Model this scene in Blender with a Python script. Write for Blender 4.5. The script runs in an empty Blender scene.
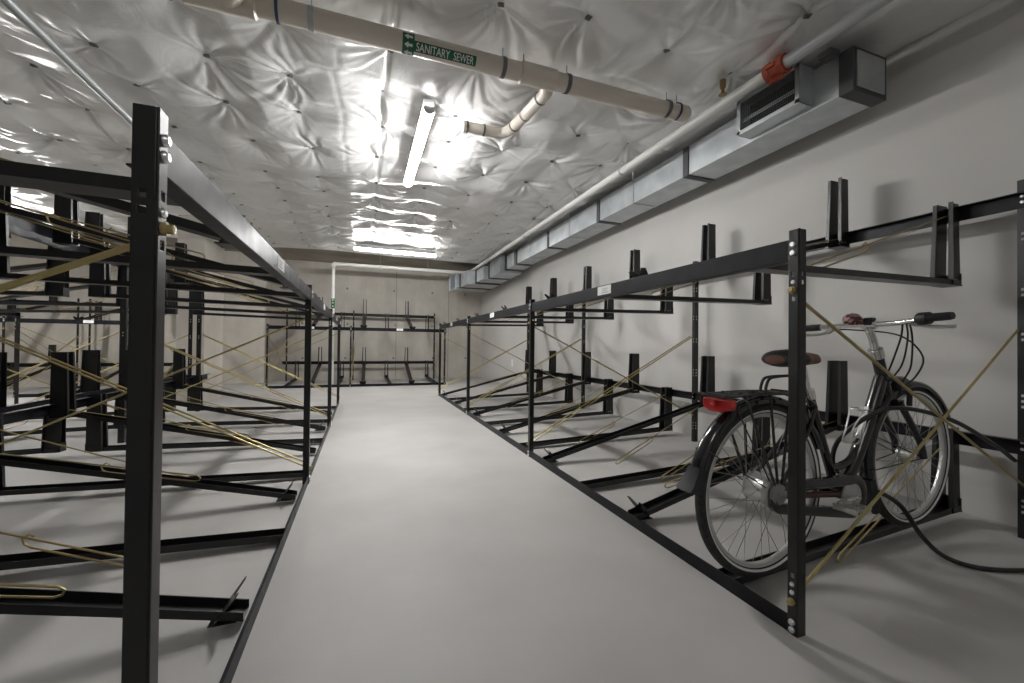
import bpy, bmesh, math, random
import numpy as np
from mathutils import Vector, Matrix

random.seed(7)
PI = math.pi
SC = bpy.context.scene
COL = SC.collection
V = Vector

# ------------------------------------------------------------------ materials
def mat(name, color, rough=.5, metal=0.0, spec=.5, coat=0.0, emit=None, estr=0.0):
    m = bpy.data.materials.new(name); m.use_nodes = True
    b = m.node_tree.nodes['Principled BSDF']
    b.inputs['Base Color'].default_value = (*color, 1)
    b.inputs['Roughness'].default_value = rough
    b.inputs['Metallic'].default_value = metal
    b.inputs['Specular IOR Level'].default_value = spec
    b.inputs['Coat Weight'].default_value = coat
    if emit:
        b.inputs['Emission Color'].default_value = (*emit, 1)
        b.inputs['Emission Strength'].default_value = estr
    return m

def noisy(m, c1, c2, scale=6, detail=6, r1=None, r2=None, bump=0.0, bscale=60, coords='Object', stretch=None, lo=.35, hi=.65):
    nt = m.node_tree; N = nt.nodes; L = nt.links
    b = N['Principled BSDF']
    tc = N.new('ShaderNodeTexCoord'); src = tc.outputs[coords]
    if stretch:
        mp = N.new('ShaderNodeMapping'); mp.inputs['Scale'].default_value = stretch
        L.new(src, mp.inputs['Vector']); src = mp.outputs['Vector']
    n = N.new('ShaderNodeTexNoise'); n.inputs['Scale'].default_value = scale; n.inputs['Detail'].default_value = detail
    L.new(src, n.inputs['Vector'])
    cr = N.new('ShaderNodeValToRGB')
    cr.color_ramp.elements[0].position = lo; cr.color_ramp.elements[1].position = hi
    cr.color_ramp.elements[0].color = (*c1, 1); cr.color_ramp.elements[1].color = (*c2, 1)
    L.new(n.outputs['Fac'], cr.inputs['Fac']); L.new(cr.outputs['Color'], b.inputs['Base Color'])
    if r1 is not None:
        mr = N.new('ShaderNodeMapRange'); mr.inputs['To Min'].default_value = r1; mr.inputs['To Max'].default_value = r2
        L.new(n.outputs['Fac'], mr.inputs['Value']); L.new(mr.outputs['Result'], b.inputs['Roughness'])
    if bump:
        n2 = N.new('ShaderNodeTexNoise'); n2.inputs['Scale'].default_value = bscale; n2.inputs['Detail'].default_value = 4
        L.new(src, n2.inputs['Vector'])
        bp = N.new('ShaderNodeBump'); bp.inputs['Strength'].default_value = bump; bp.inputs['Distance'].default_value = .01
        L.new(n2.outputs['Fac'], bp.inputs['Height']); L.new(bp.outputs['Normal'], b.inputs['Normal'])
    return m

M = {}
M['black'] = noisy(mat('black_powder_coat', (.008, .008, .009), .35), (.006, .006, .007), (.010, .010, .011), 9, 4, .28, .46)
M['rail'] = noisy(mat('black_enamel', (.010, .010, .013), .25, spec=.2), (.006, .006, .009), (.014, .014, .018), 12, 5, .24, .56)
M['zinc'] = noisy(mat('yellow_zinc', (.42, .35, .16), .42, .5), (.36, .33, .14), (.48, .36, .17), 3, 3, .3, .45)
M['bolt'] = mat('bolt_steel', (.75, .76, .78), .3, .9)
M['galv'] = noisy(mat('galvanized', (.55, .58, .60), .4, .6), (.46, .49, .51), (.60, .63, .65), 5, 5, .32, .48)
M['duct_tape'] = mat('duct_sealant', (.06, .06, .065), .6)
M['grille'] = mat('grille_wire', (.16, .165, .17), .45, .5)
M['inner_shade'] = mat('duct_inner_shade', (.03, .03, .03), .8)
M['pvc'] = noisy(mat('pvc_cream', (.62, .56, .48), .35), (.68, .62, .54), (.75, .69, .61), 3, 3)
M['pipe_white'] = mat('pipe_white', (.72, .72, .69), .4)
M['steel_pipe'] = mat('steel_pipe', (.46, .48, .49), .32, .6)
M['orange'] = mat('coupling_orange', (.36, .06, .025), .5)
M['green'] = mat('label_green', (.006, .12, .055), .5)
M['white'] = mat('label_white', (.80, .80, .78), .6)
M['strap'] = mat('strap_dark', (.17, .17, .18), .45, .6)
M['blue_strap'] = mat('strap_blue', (.05, .08, .16), .5)
M['clip'] = mat('clip_steel', (.20, .19, .17), .5, .3)
M['lamp'] = mat('lamp_tube', (.9, .92, .95), .4, emit=(1.0, .99, .98), estr=118)
M['lamp_fill'] = mat('lamp_tube_fill', (.9, .92, .95), .4, emit=(1.0, .99, .98), estr=27)
M['lampcap'] = mat('lamp_cap', (.8, .8, .8), .5)
M['print'] = mat('label_print', (.45, .47, .5), .6)
# bike
M['tyre'] = noisy(mat('tyre_rubber', (.02, .02, .02), .75), (.014, .014, .014), (.03, .03, .029), 60, 2, bump=.4, bscale=120)
M['reflect'] = mat('reflective_band', (.72, .73, .74), .35)
M['alu'] = mat('rim_alloy', (.62, .62, .61), .34, .85)
M['spoke'] = mat('spoke_steel', (.30, .30, .30), .4, .7)
M['chrome'] = mat('chrome', (.78, .78, .77), .16, 1.0)
M['frame'] = mat('frame_enamel', (.013, .009, .011), .18, coat=.5)
M['gloss'] = mat('gloss_black', (.010, .010, .013), .16, coat=.4)
M['plastic'] = mat('black_plastic', (.022, .022, .025), .5)
M['flap'] = mat('grey_rubber', (.014, .015, .018), .6)
M['red'] = mat('red_lens', (.45, .010, .012), .2, coat=.6)
M['saddle_brown'] = mat('saddle_brown', (.17, .065, .04), .5)
M['brownred'] = mat('chainstay_maroon', (.055, .016, .014), .35)
bell = noisy(mat('bell_print', (.3, .14, .12), .35), (.05, .02, .02), (.42, .22, .20), 70, 2, lo=.48, hi=.52)
M['bell'] = bell
M['cable'] = mat('cable_black', (.012, .012, .013), .4)

# walls
M['floor'] = noisy(mat('floor_concrete', (.45, .43, .41), .6), (.39, .378, .362), (.475, .462, .445), 1.6, 10, .5, .7, bump=.05, bscale=90, lo=.3, hi=.7)
M['paint'] = noisy(mat('wall_paint', (.45, .44, .41), .75), (.55, .538, .515), (.585, .573, .55), 1.2, 4, bump=.03, bscale=150)
M['white_wall'] = noisy(mat('white_paint', (.6, .6, .58), .75), (.60, .59, .57), (.66, .65, .63), 2, 5)
M['slab'] = noisy(mat('slab_concrete', (.33, .29, .24), .85), (.25, .22, .18), (.38, .34, .29), 1.2, 8, bump=.1, bscale=40)

def concrete_wall():
    m = mat('wall_concrete', (.4, .38, .34), .85)
    nt = m.node_tree; N = nt.nodes; L = nt.links; b = N['Principled BSDF']
    tc = N.new('ShaderNodeTexCoord')
    n1 = N.new('ShaderNodeTexNoise'); n1.inputs['Scale'].default_value = .9; n1.inputs['Detail'].default_value = 9; n1.inputs['Roughness'].default_value = .6
    L.new(tc.outputs['Object'], n1.inputs['Vector'])
    cr = N.new('ShaderNodeValToRGB')
    cr.color_ramp.elements[0].position = .3; cr.color_ramp.elements[1].position = .68
    cr.color_ramp.elements[0].color = (.44, .41, .36, 1); cr.color_ramp.elements[1].color = (.62, .585, .525, 1)
    L.new(n1.outputs['Fac'], cr.inputs['Fac'])
    mp = N.new('ShaderNodeMapping'); mp.inputs['Scale'].default_value = (5, 5, .5)
    L.new(tc.outputs['Object'], mp.inputs['Vector'])
    n2 = N.new('ShaderNodeTexNoise'); n2.inputs['Scale'].default_value = 1.2; n2.inputs['Detail'].default_value = 5
    L.new(mp.outputs['Vector'], n2.inputs['Vector'])
    mr = N.new('ShaderNodeMapRange'); mr.inputs['From Min'].default_value = .35; mr.inputs['From Max'].default_value = .7
    mr.inputs['To Min'].default_value = .78; mr.inputs['To Max'].default_value = 1.06
    L.new(n2.outputs['Fac'], mr.inputs['Value'])
    mx = N.new('ShaderNodeMix'); mx.data_type = 'RGBA'; mx.blend_type = 'MULTIPLY'; mx.inputs['Factor'].default_value = .35
    L.new(cr.outputs['Color'], mx.inputs['A']); L.new(mr.outputs['Result'], mx.inputs['B'])
    L.new(mx.outputs['Result'], b.inputs['Base Color'])
    n3 = N.new('ShaderNodeTexNoise'); n3.inputs['Scale'].default_value = 45
    L.new(tc.outputs['Object'], n3.inputs['Vector'])
    bp = N.new('ShaderNodeBump'); bp.inputs['Strength'].default_value = .15; bp.inputs['Distance'].default_value = .01
    L.new(n3.outputs['Fac'], bp.inputs['Height']); L.new(bp.outputs['Normal'], b.inputs['Normal'])
    return m
M['concrete'] = concrete_wall()
M['seam'] = mat('concrete_seam', (.24, .21, .17), .9)
M['rust'] = mat('rust_stain', (.22, .13, .07), .9)

def foil_material():
    m = mat('foil', (.84, .84, .835), .3, .32)
    nt = m.node_tree; N = nt.nodes; L = nt.links; b = N['Principled BSDF']
    tc = N.new('ShaderNodeTexCoord')
    n1 = N.new('ShaderNodeTexNoise'); n1.inputs['Scale'].default_value = 5; n1.inputs['Detail'].default_value = 5; n1.inputs['Distortion'].default_value = 1.5
    L.new(tc.outputs['Object'], n1.inputs['Vector'])
    bp = N.new('ShaderNodeBump'); bp.inputs['Strength'].default_value = .16; bp.inputs['Distance'].default_value = .03
    L.new(n1.outputs['Fac'], bp.inputs['Height']); L.new(bp.outputs['Normal'], b.inputs['Normal'])
    return m
M['foil'] = foil_material()

# ------------------------------------------------------------------ mesh builder
class MB:
    def __init__(self): self.v = []; self.f = []
    def add(self, verts, faces):
        o = len(self.v); self.v += [tuple(p) for p in verts]; self.f += [tuple(i + o for i in f) for f in faces]
    def hexa(self, p):
        self.add(p, [(0, 1, 2, 3), (7, 6, 5, 4), (0, 4, 5, 1), (1, 5, 6, 2), (2, 6, 7, 3), (3, 7, 4, 0)])
    def box(self, x0, x1, y0, y1, z0, z1, T=None):
        p = [(x0, y0, z0), (x1, y0, z0), (x1, y1, z0), (x0, y1, z0), (x0, y0, z1), (x1, y0, z1), (x1, y1, z1), (x0, y1, z1)]
        if T: p = [T(*q) for q in p]
        self.hexa(p)
    def tube(self, pts, r, n=8, closed=False, caps=True, radii=None):
        pts = [V(p) for p in pts]; k = len(pts)
        rings = []; prev = None
        for i, p in enumerate(pts):
            if closed: t = pts[(i + 1) % k] - pts[i - 1]
            else: t = pts[min(i + 1, k - 1)] - pts[max(i - 1, 0)]
            t.normalize()
            if prev is None:
                a = V((0, 0, 1)) if abs(t.z) < .9 else V((1, 0, 0))
                x = t.cross(a).normalized()
            else:
                x = (prev - t * prev.dot(t)).normalized()
            prev = x; y = t.cross(x)
            rr = radii[i] if radii else r
            rings.append([p + (x * math.cos(2 * PI * j / n) + y * math.sin(2 * PI * j / n)) * rr for j in range(n)])
        vs = [q for ring in rings for q in ring]; fs = []
        m = k if closed else k - 1
        for i in range(m):
            a = i * n; b = ((i + 1) % k) * n
            for j in range(n): fs.append((a + j, a + (j + 1) % n, b + (j + 1) % n, b + j))
        if caps and not closed:
            fs.append(tuple(range(n))); fs.append(tuple(range((k - 1) * n, k * n)))
        self.add(vs, fs)
    def bar(self, p0, p1, w, h, up=(0, 0, 1)):
        p0 = V(p0); p1 = V(p1); t = (p1 - p0).normalized(); s = t.cross(V(up)).normalized(); u = s.cross(t)
        a = s * w / 2; b = u * h / 2
        self.hexa([p0 - a - b, p0 + a - b, p0 + a + b, p0 - a + b, p1 - a - b, p1 + a - b, p1 + a + b, p1 - a + b])
    def lathe(self, prof, c, axis, n=24, closed=False):
        # prof: (radius, height along axis)
        c = V(c); ax = V(axis).normalized(); a = V((0, 0, 1)) if abs(ax.z) < .9 else V((1, 0, 0))
        x = ax.cross(a).normalized(); y = ax.cross(x)
        vs = []; fs = []; k = len(prof)
        for (r, h) in prof:
            for j in range(n):
                t = 2 * PI * j / n
                vs.append(c + ax * h + (x * math.cos(t) + y * math.sin(t)) * r)
        m = k if closed else k - 1
        for i in range(m):
            b = ((i + 1) % k) * n
            for j in range(n): fs.append((i * n + j, i * n + (j + 1) % n, b + (j + 1) % n, b + j))
        if not closed:
            if prof[0][0] > 1e-5: fs.append(tuple(range(n)))
            if prof[-1][0] > 1e-5: fs.append(tuple(range((k - 1) * n, k * n)))
        self.add(vs, fs)
    def cyl(self, p0, p1, r, n=12):
        p0 = V(p0); p1 = V(p1); self.lathe([(r, 0), (r, (p1 - p0).length)], p0, p1 - p0, n)
    def prism(self, poly, fn, c0, c1):
        # poly of (a,b); fn(a,b,c)->xyz
        n = len(poly); vs = [fn(a, b, c0) for a, b in poly] + [fn(a, b, c1) for a, b in poly]
        fs = [tuple(range(n)), tuple(range(2 * n - 1, n - 1, -1))] + [(i, (i + 1) % n, n + (i + 1) % n, n + i) for i in range(n)]
        self.add(vs, fs)
    def plate(self, fn, w, h0, h1, t, holes=()):
        # plate in (a: 0..w, b: h0..h1, c: 0..t); holes (a0,a1,b0,b1) are really cut
        A = sorted({0, w} | {x for q in holes for x in q[:2]}); B = sorted({h0, h1} | {x for q in holes for x in q[2:]})
        def solid(i, j):
            if i < 0 or j < 0 or i >= len(A) - 1 or j >= len(B) - 1: return False
            ca = (A[i] + A[i + 1]) / 2; cb = (B[j] + B[j + 1]) / 2
            return not any(q[0] < ca < q[1] and q[2] < cb < q[3] for q in holes)
        for i in range(len(A) - 1):
            for j in range(len(B) - 1):
                if not solid(i, j): continue
                a0, a1, b0, b1 = A[i], A[i + 1], B[j], B[j + 1]
                P = lambda a, b, c: fn(a, b, c)
                q = [P(a0, b0, 0), P(a1, b0, 0), P(a1, b1, 0), P(a0, b1, 0), P(a0, b0, t), P(a1, b0, t), P(a1, b1, t), P(a0, b1, t)]
                f = [(0, 1, 2, 3), (7, 6, 5, 4)]
                if not solid(i, j - 1): f.append((0, 4, 5, 1))
                if not solid(i + 1, j): f.append((1, 5, 6, 2))
                if not solid(i, j + 1): f.append((2, 6, 7, 3))
                if not solid(i - 1, j): f.append((3, 7, 4, 0))
                self.add(q, f)
    def mesh(self, name, material, smooth=False, weld=True):
        me = bpy.data.meshes.new(name)
        me.from_pydata(self.v, [], self.f)
        bm = bmesh.new(); bm.from_mesh(me)
        if weld: bmesh.ops.remove_doubles(bm, verts=bm.verts, dist=1e-5)
        bmesh.ops.recalc_face_normals(bm, faces=bm.faces)
        bm.to_mesh(me); bm.free()
        if material: me.materials.append(material)
        if smooth:
            for p in me.polygons: p.use_smooth = True
        me.update()
        return me
    def build(self, name, material, parent=None, loc=(0, 0, 0), smooth=False, bevel=0):
        o = bpy.data.objects.new(name, self.mesh(name, material, smooth))
        COL.objects.link(o); o.location = loc
        if parent: o.parent = parent
        if bevel:
            b = o.modifiers.new('bevel', 'BEVEL'); b.width = bevel; b.segments = 2; b.limit_method = 'ANGLE'; b.angle_limit = .7
        if smooth: autosmooth(o)
        return o

def autosmooth(o, ang=40):
    me = o.data
    me.set_sharp_from_angle(angle=math.radians(ang))

def inst(name, me, parent=None, loc=(0, 0, 0), rot=None):
    o = bpy.data.objects.new(name, me); COL.objects.link(o); o.location = loc
    if rot: o.rotation_euler = rot
    if parent: o.parent = parent
    return o

def tag(o, label=None, cat=None, group=None, kind=None):
    if label: o['label'] = label
    if cat: o['category'] = cat
    if group: o['group'] = group
    if kind: o['kind'] = kind
    return o
def thing(name, label, cat, loc=(0, 0, 0), group=None):
    o = bpy.data.objects.new(name, None); COL.objects.link(o); o.location = loc; o.empty_display_size = .1
    return tag(o, label, cat, group)

# ------------------------------------------------------------------ camera
F, YAW, PIT, ROL = 412.76, .347968, .0098282, -.0105769
cy, sy = math.cos(YAW), math.sin(YAW)
fwd = V((sy, cy, 0)); rgt = V((cy, -sy, 0)); up = V((0, 0, 1))
f2 = fwd * math.cos(PIT) + up * math.sin(PIT); u2 = up * math.cos(PIT) - fwd * math.sin(PIT)
r3 = rgt * math.cos(ROL) - u2 * math.sin(ROL); u3 = u2 * math.cos(ROL) + rgt * math.sin(ROL)
cam = bpy.data.cameras.new('camera'); cam.sensor_width = 36; cam.lens = F / 1024 * 36; cam.clip_start = .02
co = bpy.data.objects.new('camera', cam); COL.objects.link(co)
m4 = Matrix((r3, u3, -f2)).transposed().to_4x4(); m4.translation = V((0, 0, 1.0))
co.matrix_world = m4; SC.camera = co
def in_view(p, mar=30):
    d = V(p) - V((0, 0, 1)); z = d.dot(f2)
    if z < .1: return False
    x = F * d.dot(r3) / z + 512; y = -F * d.dot(u3) / z + 341.5
    return -mar < x < 1024 + mar and -mar < y < 683 + mar

# ------------------------------------------------------------------ the room
XW, YB, ZS = 3.5, 12.45, 3.24
XL, YF = -9.0, -3.0
b = MB(); b.box(XL, XW + .2, YF, YB + .2, -.2, 0); tag(b.build('floor', M['floor']), kind='structure')
b = MB(); b.box(XW, XW + .2, YF, YB + .2, 0, ZS); tag(b.build('wall_right', M['paint']), kind='structure')
b = MB(); b.box(-2.3, XW + .2, YB, YB + .2, 0, ZS)
tag(b.build('wall_back', M['concrete']), kind='structure')
b = MB(); b.box(XL, -2.3, 11.85, YB + .2, 0, ZS); tag(b.build('wall_rear_bay', M['concrete']), kind='structure')
b = MB(); b.box(XL - .2, XL, YF, YB + .2, 0, ZS); tag(b.build('wall_left', M['concrete']), kind='structure')
b = MB(); b.box(XL, XW + .2, YF - .2, YF, 0, ZS); tag(b.build('wall_front', M['paint']), kind='structure')
b = MB(); b.box(XL - .2, XW + .2, YF - .2, YB + .2, ZS, ZS + .2); tag(b.build('ceiling_slab', M['slab']), kind='structure')
# concrete pillar standing beyond the far rack
b = MB(); b.box(-2.80, -2.42, 8.02, 8.55, 0, ZS); b.box(-2.80, -2.42, 8.55, 9.0, 0, ZS)
tag(b.build('wall_pillar', M['concrete'], bevel=.008), kind='structure')
# panel seams and tie holes in the back wall
wb = bpy.data.objects['wall_back']
for x in (.92, 2.45):
    b = MB(); b.box(x - .007, x + .007, YB - .002, YB + .01, 0, ZS); b.build('panel_seam', M['seam'], wb)
for x in (-1.5, -.4, .9, 2.0, 3.0):
    for z in (.6, 1.55, 2.55):
        b = MB(); b.lathe([(.03, 0), (.03, .004), (.018, .004), (.016, -.012)], (x + random.uniform(-.05, .05), YB - .003, z), (0, -1, 0), 14)
        b.build('tie_hole', M['seam'], wb)

# foil insulation under the slab, pinned by clips on a 0.6 m grid
XS = [-6.7, -6.08, -5.46, -4.84, -4.22, -3.6, -2.985, -2.40, -1.755, -1.11, -.53, .15, .78, 1.37, 1.985, 2.6, 3.2]
YS = [-2.3, -1.7, -1.1, -.5, .1, .68, 1.25, 1.8, 2.39, 3.0, 3.64, 4.2, 4.87, 5.64, 6.2, 6.8, 7.4, 8.0, 8.6, 9.2, 9.75]
rng = np.random.default_rng(3)
CL = np.array([(x + rng.normal(0, .02), y + rng.normal(0, .03)) for x in XS for y in YS])
PH = rng.uniform(0, 2 * PI, (len(CL), 4)); KN = 2 * rng.integers(2, 9, (len(CL), 4)); AM = rng.uniform(.3, 1.5, len(CL))
x0, x1, y0, y1 = XL, XW - .002, YF, 10.0
NX, NY = 560, 600
gx = np.concatenate([np.linspace(x0, -4.5, 110, endpoint=False), np.linspace(-4.5, x1, NX - 110)])
gy = np.concatenate([np.linspace(y0, .8, 70, endpoint=False), np.linspace(.8, 6.2, 330, endpoint=False), np.linspace(6.2, y1, 200)])
X, Y = np.meshgrid(gx, gy)
def smooth_noise(X, Y, s, seed):
    r = np.random.default_rng(seed); g = r.normal(size=(64, 64))
    u = X * s; v = Y * s; i = np.floor(u).astype(int); j = np.floor(v).astype(int); a = u - i; c = v - j
    a = a * a * (3 - 2 * a); c = c * c * (3 - 2 * c)
    G = lambda p, q: g[p % 64, q % 64]
    return (G(i, j) * (1 - a) + G(i + 1, j) * a) * (1 - c) + (G(i, j + 1) * (1 - a) + G(i + 1, j + 1) * a) * c
best = np.full(X.shape, 9.0); idx = np.zeros(X.shape, int); second = np.full(X.shape, 9.0)
wr = np.zeros(X.shape)
wx = X + .05 * smooth_noise(X, Y, 2.2, 11); wy = Y + .05 * smooth_noise(X, Y, 2.2, 12)
for k, (cx, cyy) in enumerate(CL):
    d = np.sqrt((X - cx) ** 2 + (Y - cyy) ** 2); f = np.clip(d / .35, 0, 1) ** 1.5
    dx = X - cx + (wx - X) * f; dy = Y - cyy + (wy - Y) * f
    near = d < .62
    th = np.arctan2(dy[near], dx[near]); rr = d[near]
    w = np.zeros(rr.shape)
    for q in range(4):
        a = np.abs(np.cos(.5 * KN[k, q] * th + PH[k, q] + .35 * np.sin(9 * rr + PH[k, 3])))
        w += (a ** 7 * 1.5 - .35 + .35 * np.cos(KN[k, q] * th * .5 + PH[k, 2])) / (1 + .15 * q)
    # crumpled only where the foil is pulled: some sectors of a clip stay smooth
    sect = np.clip(.55 + .8 * np.cos(th * 1 + PH[k, 0] * 1.7) + .4 * np.cos(2 * th + PH[k, 1]), 0, 1.4)
    wr[near] += AM[k] * sect * w * .016 * np.minimum(rr / .08, 1) * np.exp(-rr / .23) * np.clip((.62 - rr) / .2, 0, 1)
    m = d < best
    second = np.where(m, best, np.minimum(second, d)); idx = np.where(m, k, idx); best = np.minimum(best, d)
sag = .075 * (1 - np.exp(-(best / .21) ** 1.25))
ridge = .006 * np.exp(-((second - best) / .035) ** 2) * (smooth_noise(X, Y, .9, 5) > .3)
big = .018 * smooth_noise(X, Y, 1.1, 1) + .008 * smooth_noise(X, Y, 3.1, 2) + .003 * smooth_noise(X * 1.0 + .4 * Y, Y * .3, 7, 3) + .002 * smooth_noise(X * .3, Y + .3 * X, 8, 4)
seam = sum(.022 * np.exp(-(np.abs(X - q - .012 * np.sin(3 * Y)) / .014) ** 1.5) for q in (.15, -2.4, 2.6))
Z = 3.10 - sag + seam + wr + ridge + big
Z = np.minimum(Z, ZS - .03)
edge = np.clip((X - 2.95) / .2, 0, 1); Z = Z * (1 - edge) + edge * (3.085 + wr * .8 + .018 * smooth_noise(X, Y, 1.6, 21) + .006 * smooth_noise(X * 2, Y * .7, 4, 22))
edge = np.clip((Y - 9.7) / .3, 0, 1); Z = Z * (1 - edge) + edge * (3.05 + .02 * smooth_noise(X, Y, 1.4, 9))
nr, nc = X.shape
me = bpy.data.meshes.new('ceiling')
me.vertices.add(nr * nc); me.vertices.foreach_set('co', np.stack([X, Y, Z], -1).astype(np.float32).ravel())
ii = np.arange(nr * nc).reshape(nr, nc)
quads = np.stack([ii[:-1, :-1], ii[1:, :-1], ii[1:, 1:], ii[:-1, 1:]], -1).reshape(-1, 4)   # faces look down
me.loops.add(quads.size); me.loops.foreach_set('vertex_index', quads.ravel().astype(np.int32))
me.polygons.add(len(quads)); me.polygons.foreach_set('loop_start', (np.arange(len(quads)) * 4).astype(np.int32))
me.polygons.foreach_set('loop_total', np.full(len(quads), 4, np.int32)); me.update(calc_edges=True)
me.polygons.foreach_set('use_smooth', np.ones(len(quads), bool))
me.materials.append(M['foil']); me.validate()
foil = bpy.data.objects.new('ceiling', me); COL.objects.link(foil); tag(foil, kind='structure')
def foil_z(x, y):
    i = int(np.searchsorted(gx, x)); j = int(np.searchsorted(gy, y)); i = min(i, nc - 1); j = min(j, nr - 1)
    return float(Z[j, i])
b = MB(); b.box(-.018, .018, -.018, .018, -.004, .002); b.cyl((0, 0, -.012), (0, 0, 0), .004, 8); b.box(-.022, -.016, -.009, .009, -.007, .002)
clip_me = b.mesh('insulation_clip', M['clip'])
vis = sorted([(x, y) for x, y in CL if in_view((x, y, 3.05), 5) and y < 9.9 and x < 2.9], key=lambda q: q[0] ** 2 + q[1] ** 2)
for x, y in vis[:100]:
    inst('insulation_clip', clip_me, foil, (x, y, foil_z(x, y) - .003), (0, 0, random.uniform(-.5, .5)))
if len(vis) > 100:
    b = MB()
    for x, y in vis[100:]:
        z = foil_z(x, y); b.box(x - .024, x + .024, y - .024, y + .024, z - .007, z)
    tag(b.build('distant_insulation_clips', M['clip'], foil), kind='stuff')

# ------------------------------------------------------------------ lamps
def strip_lamp(p0, p1, label, zc, lamp='lamp'):
    p0 = V((*p0, zc)); p1 = V((*p1, zc)); c = (p0 + p1) / 2
    t = thing('strip_light', label, 'ceiling light', c, 'fluorescent strip lights')
    d = (p1 - p0).normalized(); s = V((-d.y, d.x, 0)); h = (p1 - p0).length / 2
    b = MB(); fn = lambda a, q, e: s * a + V((0, 0, q)) + d * e
    b.prism([(-.05, .002), (.05, .002), (.045, .075), (-.045, .075)], fn, -h + .02, h - .02); b.build('housing', M['lampcap'], t)
    b = MB(); poly = [(.045 * math.cos(a), .045 * math.sin(a)) for a in np.linspace(-PI, 0, 13)] + [(.045, .002), (-.045, .002)]
    b.prism(poly, fn, -h, h); b.build('diffuser', M[lamp], t, smooth=False)
    for e in (-h, h):
        b = MB(); poly = [(.048 * math.cos(a), .048 * math.sin(a)) for a in np.linspace(-PI, 0, 13)] + [(.048, .008), (-.048, .008)]
        b.prism(poly, fn, e - .012, e + .012); b.build('end_cap', M['lampcap'], t)
    for e in (-h * .75, h * .75):
        b = MB(); b.cyl(d * e + V((0, 0, .07)), d * e + V((0, 0, ZS - zc)), .006, 8); b.build('hanger', M['galv'], t)
    return t
strip_lamp((.48, 3.33), (.48, 4.98), 'bright strip light hanging over the aisle beside the cream sewer pipe', 2.90)
strip_lamp((-.18, 8.85), (1.47, 8.90), 'strip light lying crosswise at the far end of the foil ceiling', 2.93)
strip_lamp((-5.3, 3.6), (-5.3, 5.25), 'strip light over the hidden aisle beyond the double rack', 2.90)
strip_lamp((.3, -2.3), (.3, -.65), 'added fill light over the near end of the aisle, out of sight', 2.90, 'lamp_fill')  # unseen lamp, added to brighten the floor near the camera
strip_lamp((-5.3, 8.0), (-5.3, 9.65), 'strip light near the concrete wall in the far corner bay', 2.90)

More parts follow.
